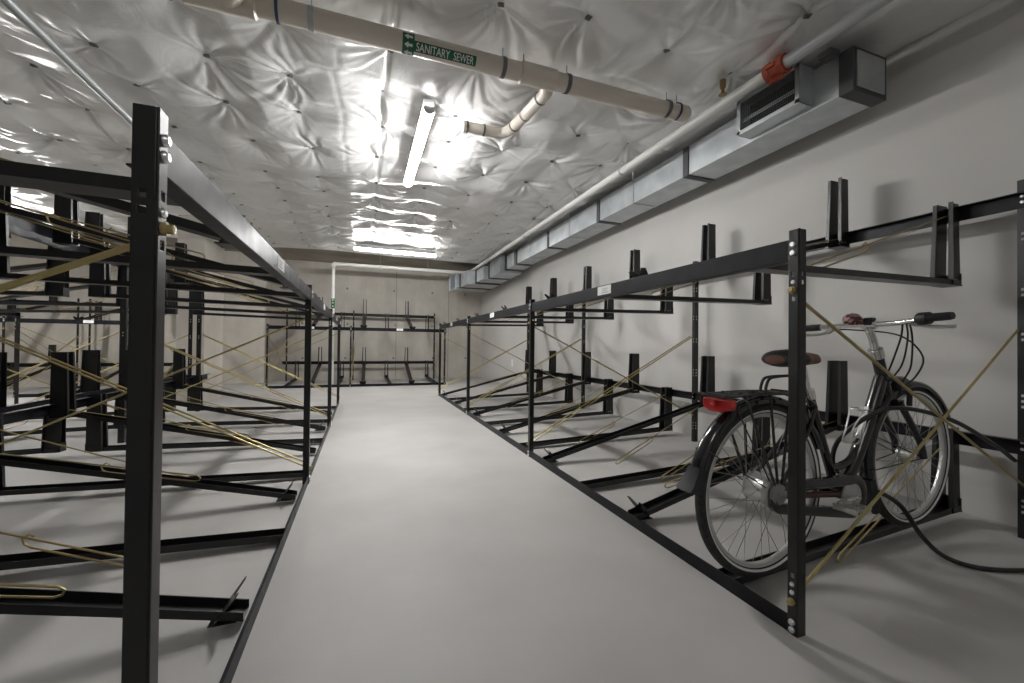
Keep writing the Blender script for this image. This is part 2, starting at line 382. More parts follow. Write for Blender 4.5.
# ------------------------------------------------------------------ bike racks
RISE = 1.32
class Rack:
    def __init__(s, label, origin, eu, ev, D, group=None, detail=False):
        s.o = V(origin); s.eu = V(eu); s.ev = V(ev); s.D = D
        s.root = thing('bike_rack', label, 'bike rack', origin, group)
        s.cache = {}; s.detail = detail
    def T(s, u, v, z): return s.eu * u + s.ev * v + V((0, 0, z))
    def part(s, name, key, fill, material, v=0, z=0, parent=None, bevel=0, smooth=False):
        if key not in s.cache:
            b = MB(); fill(b); s.cache[key] = b.mesh(name, material, smooth)
            if smooth: s.cache[key].set_sharp_from_angle(angle=.7)
        o = inst(name, s.cache[key], parent or s.root, s.ev * v + V((0, 0, z)) if parent is None else (0, 0, 0))
        if bevel:
            m = o.modifiers.new('bevel', 'BEVEL'); m.width = bevel; m.segments = 2; m.limit_method = 'ANGLE'; m.angle_limit = .7
        return o
    def bolt(s, parent, p, axis, r=.011, h=.009, nut=False):
        key = ('bolt', tuple(axis), r, nut)
        if key not in s.cache:
            b = MB()
            if nut: b.lathe([(.013, 0), (.013, .008), (.009, .008), (.009, .018), (0, .019)], (0, 0, 0), axis, 8)
            else: b.lathe([(r, 0), (r, h * .45), (r * .72, h), (0, h)], (0, 0, 0), axis, 10)
            s.cache[key] = b.mesh('rod_nut' if nut else 'bolt', M['zinc'] if nut else M['bolt'], True); s.cache[key].set_sharp_from_angle(angle=.7)
        inst('rod_nut' if nut else 'bolt', s.cache[key], parent, p)
    def front_post(s, v, near=False):
        T = s.T
        hz = [.205, .175, .147] + [1.264, 1.234, 1.175] + ([.55, .7, .85] if not near else [])
        def fill(b):
            holes = [(.012, .025, z - .008, z + .008) for z in hz]
            b.plate(lambda a, q, c: T(c, a, q), .036, 0, 1.42, .004, holes)
            h2 = [(.014, .024, 1.256, 1.270), (.014, .026, 1.226, 1.241)]
            b.plate(lambda a, q, c: T(.004 + a, c, q), .036, 0, 1.42, .004, h2)
            b.box(0, .04, 0, .035, 0, .004, T)
        o = s.part('front_post', 'fp' + str(near), fill, M['black'], v, bevel=.0025 if near else 0)
        for z in (1.367, 1.337, .044, .018): s.bolt(o, T(0, .018, z), -s.eu)
        if near:
            for z in (.175, .147, 1.234): s.bolt(o, T(0, .018, z), -s.eu, .008, .006)
        for z in (1.206, .115): s.bolt(o, T(0, .018, z), -s.eu, nut=True)
    def rear_post(s, v, height=1.92):
        T = s.T; D = s.D
        def fill(b):
            hz = [.14, .17, .2, .7, .73, .76, 1.06, 1.09, 1.3, 1.33, 1.6, 1.63]
            holes = [(.014, .025, z - .007, z + .007) for z in hz]
            b.plate(lambda a, q, c: T(D + c, a, q), .038, 0, height, .004, holes)
            b.plate(lambda a, q, c: T(D + .004 + a, c, q), .045, 0, height, .004, holes)
        o = s.part('rear_post', 'rp', fill, M['black'], v)
        for z in (1.83, 1.80, .51, .475): s.bolt(o, T(D, .019, z), -s.eu, .009, .007)
    def rails(s, v0, v1, label_at=None, near=False):
        T = s.T; D = s.D
        def fr(b):
            b.box(.004, .008, v0 + .005, v1 + .05, .0, .06, T); b.box(.008, .036, v0 + .005, v1 + .05, 0, .004, T)
        s.part('floor_rail', ('fr', v0), fr, M['rail'])
        def tr(b):
            b.box(.004, .008, v0 + .005, v1 + .05, 1.31, 1.388, T); b.box(.008, .05, v0 + .005, v1 + .05, 1.31, 1.314, T); b.box(.008, .04, v0 + .005, v1 + .05, 1.384, 1.388, T)
        o = s.part('top_rail', ('tr', v0), tr, M['rail'], bevel=.0015)
        if label_at is not None:
            def lb(b): b.box(.0025, .004, label_at - .075, label_at + .075, 1.328, 1.382, T)
            l = s.part('rail_label', ('lb', v0), lb, M['white']); l['label'] = 'white paper label with faint grey print'
            def lp(b):
                for k, (w, z) in enumerate(((.045, 1.362), (.03, 1.350), (.05, 1.338))):
                    b.box(.0018, .0025, label_at - w, label_at + w * .6, z, z + .005, T)
            s.part('print_lines', ('lp', v0), lp, M['print'], parent=l)
        for z in (.445, 1.765):
            def rr(b):
                b.box(D - .004, D, v0, v1 + .05, z, z + .08, T); b.box(D - .044, D - .004, v0, v1 + .05, z + .076, z + .08, T)
            s.part('rear_rail', ('rr', v0, z), rr, M['rail'])
    def tray(s, v, high, tier, skew=0.0):
        T = s.T; D = s.D; w = .042
        za, zb = (.022, .43) if high else (.018, .062)
        u0 = .035 if high else .010; u1 = D - .125 if high else D - .02
        def fill(b):
            n = 1
            for k in range(n):
                def P(c, h, e):   # c across, h up, e 0..1 along
                    return T(u0 + (u1 - u0) * e, c + skew * (e - 1), za + (zb - za) * e + h)
                b.prism([(-w, 0), (w, 0), (w, .004), (-w, .004)], P, 0, 1)
                b.prism([(-w, .004), (-w + .004, .004), (-w + .004, .031), (-w, .031)], P, 0, 1)
                b.prism([(w - .004, .004), (w, .004), (w, .031), (w - .004, .031)], P, 0, 1)
        o = s.part('tray', ('tray', high, skew), fill, M['black'], v, RISE * tier)
        if high:
            def stop(b):
                # bent plate with a V notch, leaning towards the aisle
                def P(c, h, e): return T(.122 - .5 * h + e, c - skew, .026 + .68 * h)
                b.prism([(-.050, 0), (.050, 0), (.070, .10), (0, .098), (-.070, .10)], P, 0, .004)
                b.prism([(.070, .10), (.078, .140), (.046, .150), (0, .098)], P, 0, .004)
                b.prism([(-.070, .10), (0, .098), (-.046, .150), (-.078, .140)], P, 0, .004)
                b.box(.055, .14, -.045 - skew, .045 - skew, .024, .028, T)
            s.part('wheel_stop', ('stop', skew), stop, M['black'], parent=o)
    def holder(s, v, high, tier):
        T = s.T; D = s.D
        zb, zt = (.42, .915) if high else (.062, .545)
        def fill(b):
            wb, wt = .030, .024
            for sg in (-1, 1):
                def P(a, h, e): return T(D - .006 - a, sg * ((wb + (wt - wb) * h) + e), zb + (zt - zb) * h)
                # side plate, slightly tapered, with a small lip in front
                b.prism([(0, 0), (.115, 0), (.10, 1), (0, 1)], P, 0, .004)
                def Q(a, h, e): return T(D - .121 + .015 * h + e, sg * ((wb + (wt - wb) * h) + a), zb + (zt - zb) * h)
                b.prism([(0, 0), (.024, 0), (.021, 1), (0, 1)], Q, 0, .004)
            # foot plate and low back web
            b.box(D - .12, D - .006, -.045, .045, zb - .004, zb, T)
            b.box(D - .010, D - .006, -.04, .04, zb, zb + .07, T)
        o = s.part('wheel_holder', ('hold', high), fill, M['black'], v, RISE * tier)
        for a in ((.045, .075) if s.detail else ()): s.bolt(o, T(D - a, -.031, zb + .03), -s.ev, .006, .005)
    def lock_bar(s, v, tier, dv=0.0, du=1.22, high=False):
        T = s.T; D = s.D; z0 = RISE * tier
        a = V((D - .01, 0, .49 + .004)); e = V((D - du, dv, .10 if tier else .045))
        if high: e = V((D - du, dv, .045 if abs(dv) > .1 and not tier else .03 + .4 * (D - du) / (D - .12) + .05))
        W = lambda q: T(q.x, q.y, q.z)
        def fill(b):
            d = (e - a).normalized(); side = V((0, 0, -1)); r = .0044
            k = e - d * .44
            low = V((0, 0, -.036))
            # upper leg from the rail to the end, U bend, lower leg back to a hook round the upper leg
            pts = [a, k, e]
            pts += [e + d * .018 + low * .3, e + d * .012 + low * .75, e - d * .01 + low, k + low + d * .01, k + low * .8 - d * .012, k + low * .2 - d * .02, k + V((0, .006, .014)), k + V((0, .012, .004)) + d * .015]
            b.tube([W(q) for q in pts], r, 6)
        s.part('lock_bar', ('lb', tier, round(dv, 2), du, high), fill, M['zinc'], v, z0, smooth=True)
    def brace(s, v, rv, double=False):
        T = s.T; D = s.D; k = round(rv - v, 3)
        def rod(b, u0, v0, z0, u1, v1, z1, r=.0062):
            b.tube([T(u0, v0, z0), T(u1, v1, z1)], r, 8)
        s.part('brace_rod', ('br1', k), lambda b: rod(b, .004, .018, 1.190, D + .004, k + .015, .28), M['zinc'], v, smooth=True)
        s.part('brace_rod', ('br2', k), lambda b: rod(b, D + .004, k + .036, 1.115,   .004, .03, .105), M['zinc'], v, smooth=True)
        if double:
            s.part('brace_rod', ('br3', k), lambda b: rod(b, D + .004, k + .07, 1.12, .004, .05, .13), M['zinc'], v, smooth=True)

def make_rack(label, origin, eu, ev, D, fposts, rposts, low, high, near=0, labels=True, bars=True, group=None, lowskew=.09, dv=-.12, dvs={}):
    R = Rack(label, origin, eu, ev, D, group, origin[0] > 1)
    for i, v in enumerate(fposts): R.front_post(v, near=(i < near))
    for v in rposts: R.rear_post(v)
    for a, c in zip(fposts, fposts[1:]): R.rails(a, c, (a + c) / 2 + .02 if labels else None)
    for tier in (0, 1):
        for v in low:
            R.tray(v, False, tier, lowskew); R.holder(v, False, tier)
            if bars: R.lock_bar(v, tier, 0 if tier else dvs.get(v, dv), 1.33 if eu[0] < 0 else 1.22)
        for v in high:
            R.tray(v, True, tier, .03); R.holder(v, True, tier)
            if bars: R.lock_bar(v, tier, -.01 if tier else dvs.get(v, -.01), 1.29, True)
    for i, v in enumerate(fposts): R.brace(v, rposts[i], double=i > 0)
    return R

make_rack('black two-tier bike rack along the painted wall, holding the parked city bicycle', (1.425, 0, 0), (1, 0, 0), (0, 1, 0), 1.895,
          [1.01, 3.44, 5.80, 8.13], [1.125, 3.46, 5.83, 8.18],
          [1.42, 2.62, 3.815, 4.99, 6.16, 7.38], [2.015, 3.215, 4.41, 5.59, 6.80, 7.98], near=1, dvs={1.42: -.13, 2.015: .35, 3.215: -.245, 3.815: -.1})
A_LOW = [1.25, 2.40, 3.45, 4.56, 5.68, 6.85]; A_HIGH = [1.76, 2.96, 4.12, 5.15, 6.25]
make_rack('black two-tier bike rack in the foreground, its tall corner post close to the camera', (-.345, 0, 0), (-1, 0, 0), (0, 1, 0), 1.855,
          [.905, 3.26, 5.45, 7.4], [.95, 3.25, 5.14, 7.15], A_LOW, A_HIGH, near=1, lowskew=.04, dvs={2.40: -.17, 3.45: -.2, 2.96: -.02})
B_LOW = [1.25, 2.40, 3.45, 4.62, 5.68, 6.85]; B_HIGH = [1.80, 2.92, 3.98, 5.10, 6.25]
make_rack('black bike rack standing back to back behind the foreground rack', (-4.24, 0, 0), (1, 0, 0), (0, 1, 0), 1.86,
          [.885, 3.22, 5.5, 7.25], [.95, 3.25, 5.45, 7.25], B_LOW, B_HIGH, labels=True, lowskew=.04)
make_rack('black two-tier bike rack against the bare concrete back wall, facing down the aisle', (0, 10.3, 0), (0, 1, 0), (1, 0, 0), 1.88,
          [-1.97, -.27, 1.93], [-1.88, -.25, 1.97], [-1.60, -.507, .645, 1.76], [-1.05, .055, 1.185], bars=False, lowskew=0)
make_rack('black bike rack against the concrete wall, left of the pillar', (0, 9.72, 0), (0, 1, 0), (1, 0, 0), 1.86,
          [-5.70, -3.75], [-5.60, -3.72], [-5.40, -4.3], [-4.85, -3.95], bars=True, lowskew=0)
make_rack('black bike rack in the far left corner, cut by the picture edge', (0, 9.72, 0), (0, 1, 0), (1, 0, 0), 1.86,
          [-8.2, -5.86], [-8.2, -5.80], [-7.9, -6.8], [-7.35, -6.15], bars=True, lowskew=0)

# ------------------------------------------------------------------ air duct
dz0, dz1 = 2.76, 3.05
KD = .965
def SD(x, y, z): return V((x * KD, y * KD, 1 + (z - 1) * KD))
W_ORIGIN = SD(3.26, 1.83, dz0)
def W(x, y, z): return SD(x, y, z) - W_ORIGIN
t = thing('air_duct', 'galvanized rectangular air duct running under the ceiling along the painted wall', 'air duct', W_ORIGIN)
def dbox(name, m, x0, x1, y0, y1, z0, z1, bevel=.0): 
    b = MB(); b.box(x0, x1, y0, y1, z0, z1, W); return b.build(name, m, t, bevel=bevel)
js = [1.83, 3.36, 5.03, 6.70, 8.30]
for a, c in zip(js, js[1:]):
    s = dbox('duct_section', M['galv'], 3.10, 3.44, a + .004, c - .004, dz0, dz1)
    mid = (a + c) / 2 + .05
    if a > 2:
        r = dbox('standing_seam', M['galv'], 3.093, 3.445, mid - .012, mid + .012, dz0 - .007, dz1)
        dbox('hanger_strap', M['galv'], 3.094, 3.097, mid - .012, mid + .012, dz1, 3.32); dbox('hanger_strap', M['galv'], 3.441, 3.444, mid - .012, mid + .012, dz1, 3.32)
for y in js[1:]:
    dbox('joint_ring', M['duct_tape'], 3.088, 3.452, y - .035, y + .035, dz0 - .012, dz1)
b = MB()
e0 = [(3.10, 1.83, dz0), (3.44, 1.83, dz0), (3.44, 1.83, dz1), (3.10, 1.83, dz1)]
b.box(3.094, 3.446, 1.824, 1.915, dz0 - .006, dz1 + .004, W); b.build('end_sealant', M['duct_tape'], t)
b = MB(); b.box(3.125, 3.415, 1.814, 1.826, dz0 + .025, dz1 - .02, W); b.build('end_cap', M['galv'], t, bevel=.004)
# side outlet box with wire grille
ox, oy0, oy1, oz0, oz1 = 2.95, 2.09, 2.61, 2.785, 3.07
b = MB()
for bx in ((ox, 3.10, oy0, oy0 + .004, oz0, oz1), (ox, 3.10, oy1 - .004, oy1, oz0, oz1), (ox, 3.10, oy0, oy1, oz0, oz0 + .004), (ox, 3.10, oy0, oy1, oz1 - .004, oz1)):
    b.box(*bx, W)
ob = b.build('outlet_box', M['galv'], t)
b = MB()
for bx in ((ox - .006, ox, oy0 - .004, oy1 + .004, oz0 - .004, oz0 + .028), (ox - .006, ox, oy0 - .004, oy1 + .004, oz1 - .028, oz1 + .004),
           (ox - .006, ox, oy0 - .004, oy0 + .028, oz0, oz1), (ox - .006, ox, oy1 - .028, oy1 + .004, oz0, oz1)): b.box(*bx, W)
b.build('grille_frame', M['galv'], ob)
b = MB(); b.box(3.085, 3.095, oy0 + .005, oy1 - .005, oz0 + .005, oz1 - .005, W); b.build('throat_shade_panel', M['inner_shade'], ob)  # near-black plate paints the shade inside the duct mouth
b = MB(); b.box(ox + .05, ox + .054, oy0 + .01, oy1 - .01, oz0 + .12, oz0 + .15, W); b.build('damper_blade', M['galv'], ob)
b = MB()
for i in range(1, 30):
    y = oy0 + (oy1 - oy0) * i / 30; b.box(ox - .002, ox, y - .001, y + .001, oz0, oz1, W)
for i in range(1, 17):
    z = oz0 + (oz1 - oz0) * i / 17; b.box(ox - .003, ox - .001, oy0, oy1, z - .001, z + .001, W)
b.build('wire_grille', M['grille'], ob)
b = MB(); b.box(2.99, 3.08, 1.90, 1.99, 3.03, 3.07, W); b.build('access_plate', M['strap'], t)
# drop pieces at the far end
dbox('duct_collar', M['galv'], 3.05, 3.44, 8.34, 8.80, dz0 - .03, dz1 - .02)
dbox('joint_ring', M['duct_tape'], 3.03, 3.445, 8.80, 8.88, dz0 - .05, dz1)
dbox('duct_elbow', M['galv'], 2.92, 3.44, 8.88, 9.75, 2.66, 3.04)
dbox('joint_ring', M['duct_tape'], 2.90, 3.445, 9.70, 9.77, 2.64, 3.05)
dbox('duct_elbow', M['galv'], 2.78, 3.44, 9.77, 10.45, 2.64, 2.95)
dbox('joint_ring', M['duct_tape'], 2.76, 3.445, 10.42, 10.50, 2.61, 2.96)
dbox('duct_plenum', M['galv'], 2.54, 3.42, 10.50, 11.25, 2.60, 2.95)
dbox('joint_ring', M['duct_tape'], 2.52, 3.425, 11.22, 11.28, 2.58, 2.96)
dbox('duct_outlet', M['galv'], 2.42, 3.42, 11.28, 12.10, 2.61, 2.95)
b = MB()
for bx in ((2.38, 2.42, 11.16, 11.22, 2.54, 2.98), (2.38, 2.42, 12.04, 12.1, 2.54, 2.98), (2.38, 2.42, 11.2, 12.1, 2.54, 2.59), (2.38, 2.42, 11.2, 12.1, 2.95, 2.98)): b.box(*bx, W)
b.build('outlet_flange', M['galv'], t)
b = MB(); b.box(2.412, 2.418, 11.30, 12.04, 2.63, 2.92, W); b.build('outlet_screen', mat('screen_blue', (.30, .34, .40), .4, .4), t)

# ------------------------------------------------------------------ pipes
# sprinkler main over the right-hand rack, turning along the back wall and down
t = thing('sprinkler_pipe', 'white steel pipe along the duct, turning crosswise and down near the back wall', 'pipe', (2.7, 1.5, 2.96))
o = V((2.7, 1.5, 2.96)); Lp = lambda x, y, z: V((x, y, z)) - o
b = MB(); b.tube([Lp(2.7, -2.8, 2.955), Lp(2.7, 2.02, 2.958)], .043, 16); b.build('near_pipe', M['steel_pipe'], t, smooth=True)
b = MB(); b.tube([Lp(2.7, 2.12, 2.958), Lp(2.7, 6, 2.962), Lp(2.7, 10.93, 2.965)], .040, 16); b.build('main_pipe', M['pipe_white'], t, smooth=True)
b = MB(); b.lathe([(.045, -.07), (.062, -.07), (.064, -.03), (.056, -.02), (.056, .02), (.064, .03), (.062, .07), (.045, .07)], Lp(2.7, 2.07, 2.958), (0, 1, 0), 20)
b.box(-.075, -.05, -.03, .03, -.012, .012, lambda x, y, z: Lp(2.7 + x, 2.07 + y, 2.958 + z)); b.box(.05, .075, -.03, .03, -.012, .012, lambda x, y, z: Lp(2.7 + x, 2.07 + y, 2.958 + z))
b.box(-.012, .012, -.05, .05, -.085, -.05, lambda x, y, z: Lp(2.7 + x, 2.07 + y, 2.958 + z))
b.build('grooved_coupling', M['orange'], t)['label'] = 'orange red pipe coupling'
b = MB(); b.cyl(Lp(2.58, 2.42, 3.0), Lp(2.58, 2.42, 3.06), .022, 10); b.cyl(Lp(2.58, 2.42, 2.95), Lp(2.58, 2.42, 3.0), .012, 8); b.lathe([(.03, 0), (.03, .004), (0, .006)], Lp(2.58, 2.42, 2.945), (0, 0, 1), 12)
b.build('sprinkler_head', mat('brass_head', (.3, .22, .1), .35, .8), t)
b = MB(); b.tube([Lp(2.7, 10.96, 2.965), Lp(-.66, 10.96, 2.955)], .043, 14); b.build('cross_pipe', M['pipe_white'], t, smooth=True)
b = MB(); b.tube([Lp(-.685, 10.96, 2.93), Lp(-.685, 10.96, .02)], .038, 14); b.build('down_pipe', M['pipe_white'], t, smooth=True)
b = MB(); b.tube([Lp(-.63, 10.96, 2.955), Lp(-.665, 10.96, 2.95), Lp(-.685, 10.96, 2.93), Lp(-.685, 10.96, 2.89)], .052, 14); b.build('pipe_elbow', M['pipe_white'], t, smooth=True)
b = MB(); b.tube([Lp(2.66, 10.96, 2.965), Lp(2.7, 10.96, 2.965), Lp(2.7, 10.9, 2.965)], .056, 12); b.build('corner_coupling', M['orange'], t, smooth=True)
b = MB(); b.lathe([(.0395, 0), (.0405, 0), (.0405, .24), (.0395, .24)], Lp(-.685, 10.96, 1.86), (0, 0, 1), 16); g = b.build('flow_label', M['green'], t)
for z in (1.9, 1.98, 2.05):
    b = MB(); b.prism([(-.02, 0), (.02, 0), (0, .04)], lambda a, q, c: Lp(-.685 + a, 10.96 - .0405 - c, z + q), 0, .002); b.build('flow_arrow', M['white'], g)
for y in (1.0, 3.9, 6.8, 9.4):
    b = MB(); b.tube([Lp(2.7 + .045 * math.cos(a), y, 2.96 + .045 * math.sin(a)) for a in np.linspace(0, 2 * PI, 17)[:-1]], .005, 6, closed=True); b.cyl(Lp(2.7, y, 3.0), Lp(2.7, y, 3.23), .005, 8)
    b.build('pipe_hanger', M['galv'], t)
for x in (.4, 1.6):
    b = MB(); b.tube([Lp(x, 10.96 + .047 * math.cos(a), 2.96 + .047 * math.sin(a)) for a in np.linspace(0, 2 * PI, 17)[:-1]], .005, 6, closed=True); b.cyl(Lp(x, 10.96, 3.0), Lp(x, 10.96, 3.23), .006, 8)
    b.build('pipe_hanger', M['galv'], t)
# steel pipe over the foreground rack
t = thing('steel_pipe', 'slim grey steel pipe under the foil above the foreground rack', 'pipe', (-1.755, 3.24, 2.755))
b = MB(); b.tube([(0.02, -5.5, 0), (0, 0, 0), (0.01, 5.6, 0)], .027, 14); b.build('pipe_run', M['steel_pipe'], t, smooth=True)
for y in (-1.2, 1.5, 4.2):
    b = MB(); b.tube([(.034 * math.cos(a), y, .034 * math.sin(a)) for a in np.linspace(0, 2 * PI, 17)[:-1]], .004, 6, closed=True); b.cyl((0, y, .03), (0, y, .46), .004, 8); b.build('pipe_hanger', M['galv'], t)

# sewer pipe
SP = V((0, 2.612, 2.863))
t = thing('sewer_pipe', 'thick cream plastic sewer pipe crossing the ceiling with a green label', 'pipe', SP)
b = MB(); b.tube([(-3.4, 0, .01), (-.9, 0, .006), (.9, 0, 0), (2.36, .01, -.002)], .060, 24); b.build('pipe_run', M['pvc'], t, smooth=True)
b = MB(); b.lathe([(.060, 0), (.064, .006), (.064, .06), (.043, .085), (.03, .088), (0, .088)], (2.345, .01, 0), (1, 0, 0), 24); b.build('pipe_cap', M['pvc'], t, smooth=True)
def band(x, m, w=.02, r=.0615, name='hanger_strap', rod=True):
    b = MB(); b.lathe([(r - .004, -w / 2), (r + .003, -w / 2), (r + .003, w / 2), (r - .004, w / 2)], (x, 0, 0), (1, 0, 0), 24, closed=True)
    if rod: b.cyl((x, 0, .058), (x, 0, .13), .003, 6)
    b.build(name, m, t)
for x, m, w in ((-1.15, 'blue_strap', .016), (-.47, 'blue_strap', .016), (-.30, 'galv', .032), (.86, 'strap', .028), (1.34, 'strap', .028), (2.21, 'strap', .026), (2.31, 'blue_strap', .014), (1.01, 'blue_strap', .012)):
    band(x, M[m], w)
b = MB(); b.lathe([(.060, -.16), (.069, -.15), (.069, .10), (.060, .11)], (1.14, 0, 0), (1, 0, 0), 24); b.build('tee_fitting', M['pvc'], t, smooth=True)
b = MB(); b.lathe([(.060, -.2), (.073, -.19), (.073, .14), (.060, .15)], (-.72, 0, 0), (1, 0, 0), 24)
b.tube([(-.72, 0, 0), (-.66, -.12, -.02), (-.6, -.26, -.01)], .066, 20); b.build('wye_fitting', M['pvc'], t, smooth=True)
# branch
bz = .05
b = MB(); b.tube([(1.22, .05, .0), (1.235, .12, -.02), (1.24, .16, -.01), (1.215, .62, .02), (1.19, .80, .03)], .046, 16); b.build('branch_pipe', M['pvc'], t, smooth=True)
b = MB(); b.tube([(1.20, .74, .03), (1.19, .80, .03), (1.15, .86, .03), (1.06, .88, .03), (.80, .90, .04)], .046, 16); b.build('branch_elbow', M['pvc'], t, smooth=True)
for p, d in (((1.235, .22, -.005), (0, 1, 0)), ((1.222, .5, .015), (0, 1, 0)), ((1.205, .70, .025), (0, 1, 0)), ((.98, .885, .033), (1, 0, 0)), ((.83, .895, .038), (1, 0, 0))):
    b = MB(); b.lathe([(.044, -.008), (.050, -.008), (.050, .008), (.044, .008)], p, d, 18, closed=True); b.build('branch_band', M['strap'], t)
# the label wraps the face that looks down the room
LA = math.atan2(-.64, -.77)    # direction of the label normal in the (y, z) plane
def cylp(x, arc, r):           # arc: height on the surface, measured up from the label's middle line
    a = LA - arc / .0615
    return V((x, r * math.cos(a), r * math.sin(a)))
def patch(x0, x1, h0, h1, r0, r1, n=10):
    b = MB(); hs = np.linspace(h0, h1, n)
    vs = []; fs = []
    for h in hs:
        vs += [cylp(x0, h, r1), cylp(x1, h, r1), cylp(x0, h, r0), cylp(x1, h, r0)]
    for i in range(n - 1):
        a = i * 4; c = a + 4
        fs += [(a, a + 1, c + 1, c), (a + 2, c + 2, c + 3, a + 3), (a, c, c + 2, a + 2), (a + 1, a + 3, c + 3, c + 1)]
    fs += [(0, 2, 3, 1), ((n - 1) * 4, (n - 1) * 4 + 1, (n - 1) * 4 + 3, (n - 1) * 4 + 2)]
    b.add(vs, fs); return b
lx0, lx1 = .205, .665
bp = patch(lx0 + .068, lx1, -.029, .029, .0605, .0625); lab = bp.build('pipe_label', M['green'], t)
lab['label'] = 'green label with white words SANITARY SEWER'
ba = patch(lx0, lx0 + .07, -.066, .066, .0605, .0630, 20); ba.build('arrow_band', M['green'], lab)
for h in (-.043, 0, .043):
    b = MB(); poly = [(.010, 0), (.034, .016), (.034, .007), (.060, .007), (.060, -.007), (.034, -.007), (.034, -.016)]
    b.prism(poly, lambda a, q, c: cylp(lx0 + a, h + q, .0632 + c), 0, .0012); b.build('flow_arrow', M['white'], lab)
tx0, tx1 = lx0 + .068 + .014, lx1 - .016
for word, f0, f1 in (('SANITARY', 0, .575), ('SEWER', .64, 1)):
    fc = bpy.data.curves.new('lettering', 'FONT'); fc.body = word; fc.size = .072; fc.offset = .0006
    fo = bpy.data.objects.new('lettering_source', fc); COL.objects.link(fo)
    bpy.context.view_layer.update()
    dg = bpy.context.evaluated_depsgraph_get()
    tm = bpy.data.meshes.new_from_object(fo.evaluated_get(dg)); bpy.data.objects.remove(fo)
    bm = bmesh.new(); bm.from_mesh(tm); bmesh.ops.triangulate(bm, faces=bm.faces); bmesh.ops.subdivide_edges(bm, edges=bm.edges, cuts=1)
    xs = [v.co.x for v in bm.verts]; ys = [v.co.y for v in bm.verts]
    wd = max(xs) - min(xs); mx, my = min(xs), (min(ys) + max(ys)) / 2; syc = .043 / (max(ys) - min(ys))
    for v in bm.verts: v.co = cylp(tx0 + (tx1 - tx0) * (f0 + (f1 - f0) * (v.co.x - mx) / wd), (v.co.y - my) * syc, .0636)
    bm.to_mesh(tm); bm.free(); tm.materials.append(M['white'])
    lt = bpy.data.objects.new('lettering', tm); COL.objects.link(lt); lt.parent = lab

# wall outlet on the painted wall
t = thing('wall_outlet', 'small white electrical outlet plate low on the painted wall', 'outlet', (XW, 9.6, .57))
b = MB(); b.box(-.008, 0, -.06, .06, -.085, .085); b.build('cover_plate', M['white'], t, bevel=.003)
for z in (-.03, .03):
    b = MB(); b.box(-.011, -.007, -.02, .02, z - .018, z + .018); b.build('socket', M['lampcap'], t)

# ------------------------------------------------------------------ bicycle
ANG = math.radians(1.5)
P0 = V((1.55, 1.29, 0)); dS = V((math.cos(ANG), math.sin(ANG), 0)); dN = V((-math.sin(ANG), math.cos(ANG), 0))
bike = thing('bicycle', 'black step-through city bicycle with brown saddle parked in the wall rack', 'bicycle', P0)
B = lambda s, n, z: dS * s + dN * n + V((0, 0, z))
RH = (.057, .402); FH = (1.14, .450); WR = .365
def wheel(name, c, drum):
    w = thing_part(name)
    ctr = B(c[0], 0, c[1])
    b = MB(); n = 72
    prof = [(WR - .024 + .024 * math.cos(a), .021 * math.sin(a)) for a in np.linspace(0, 2 * PI, 15)[:-1]]
    b.lathe(prof, ctr, dN, n, closed=True); root = b.build(name, M['tyre'], bike, smooth=True)
    for sg in (-1, 1):
        b = MB(); b.lathe([(WR - .037, sg * .0175), (WR - .031, sg * .0205), (WR - .028, sg * .0212), (WR - .030, sg * .0190)], ctr, dN, n, closed=True); b.build('reflective_band', M['reflect'], root)
    b = MB(); b.lathe([(.322, -.013), (.324, -.0135), (.309, -.011), (.305, 0), (.309, .011), (.324, .0135), (.322, .013), (.316, 0)], ctr, dN, n, closed=True); b.build('rim', M['alu'], root, smooth=True)
    b = MB(); NS = 36; fr = .048 if drum else .028; fw = .035 if drum else .032
    for i in range(NS):
        a = 2 * PI * i / NS; sg = 1 if i % 2 else -1; cr = (1 if (i // 2) % 2 else -1) * (.9 if drum else 1.15)
        p = ctr + (dS * math.cos(a) + V((0, 0, math.sin(a)))) * .302
        q = ctr + (dS * math.cos(a + cr) + V((0, 0, math.sin(a + cr)))) * fr + dN * sg * fw
        b.tube([q, p], .0016, 4, caps=False)
    b.build('spokes', M['spoke'], root)
    return root, ctr
def thing_part(n): return None
rw, rc = wheel('rear_wheel', RH, True)
b = MB(); b.lathe([(.008, -.085), (.012, -.07), (.03, -.066), (.060, -.055), (.066, -.044), (.062, -.036), (.062, .034), (.066, .04), (.060, .05), (.02, .055), (.008, .085)], rc, dN, 32); b.build('hub', M['alu'], rw, smooth=True)
b = MB(); b.lathe([(.012, -.085), (.040, -.080), (.046, -.068), (.02, -.064)], rc, dN, 28); b.build('gear_disc', M['spoke'], rw, smooth=True)
fw_, fc_ = wheel('front_wheel', FH, False)
b = MB(); b.lathe([(.006, -.06), (.008, -.045), (.036, -.044), (.036, -.034), (.028, -.026), (.028, .026), (.036, .034), (.036, .044), (.008, .045), (.006, .06)], fc_, dN, 24); b.build('hub', M['alu'], fw_, smooth=True)
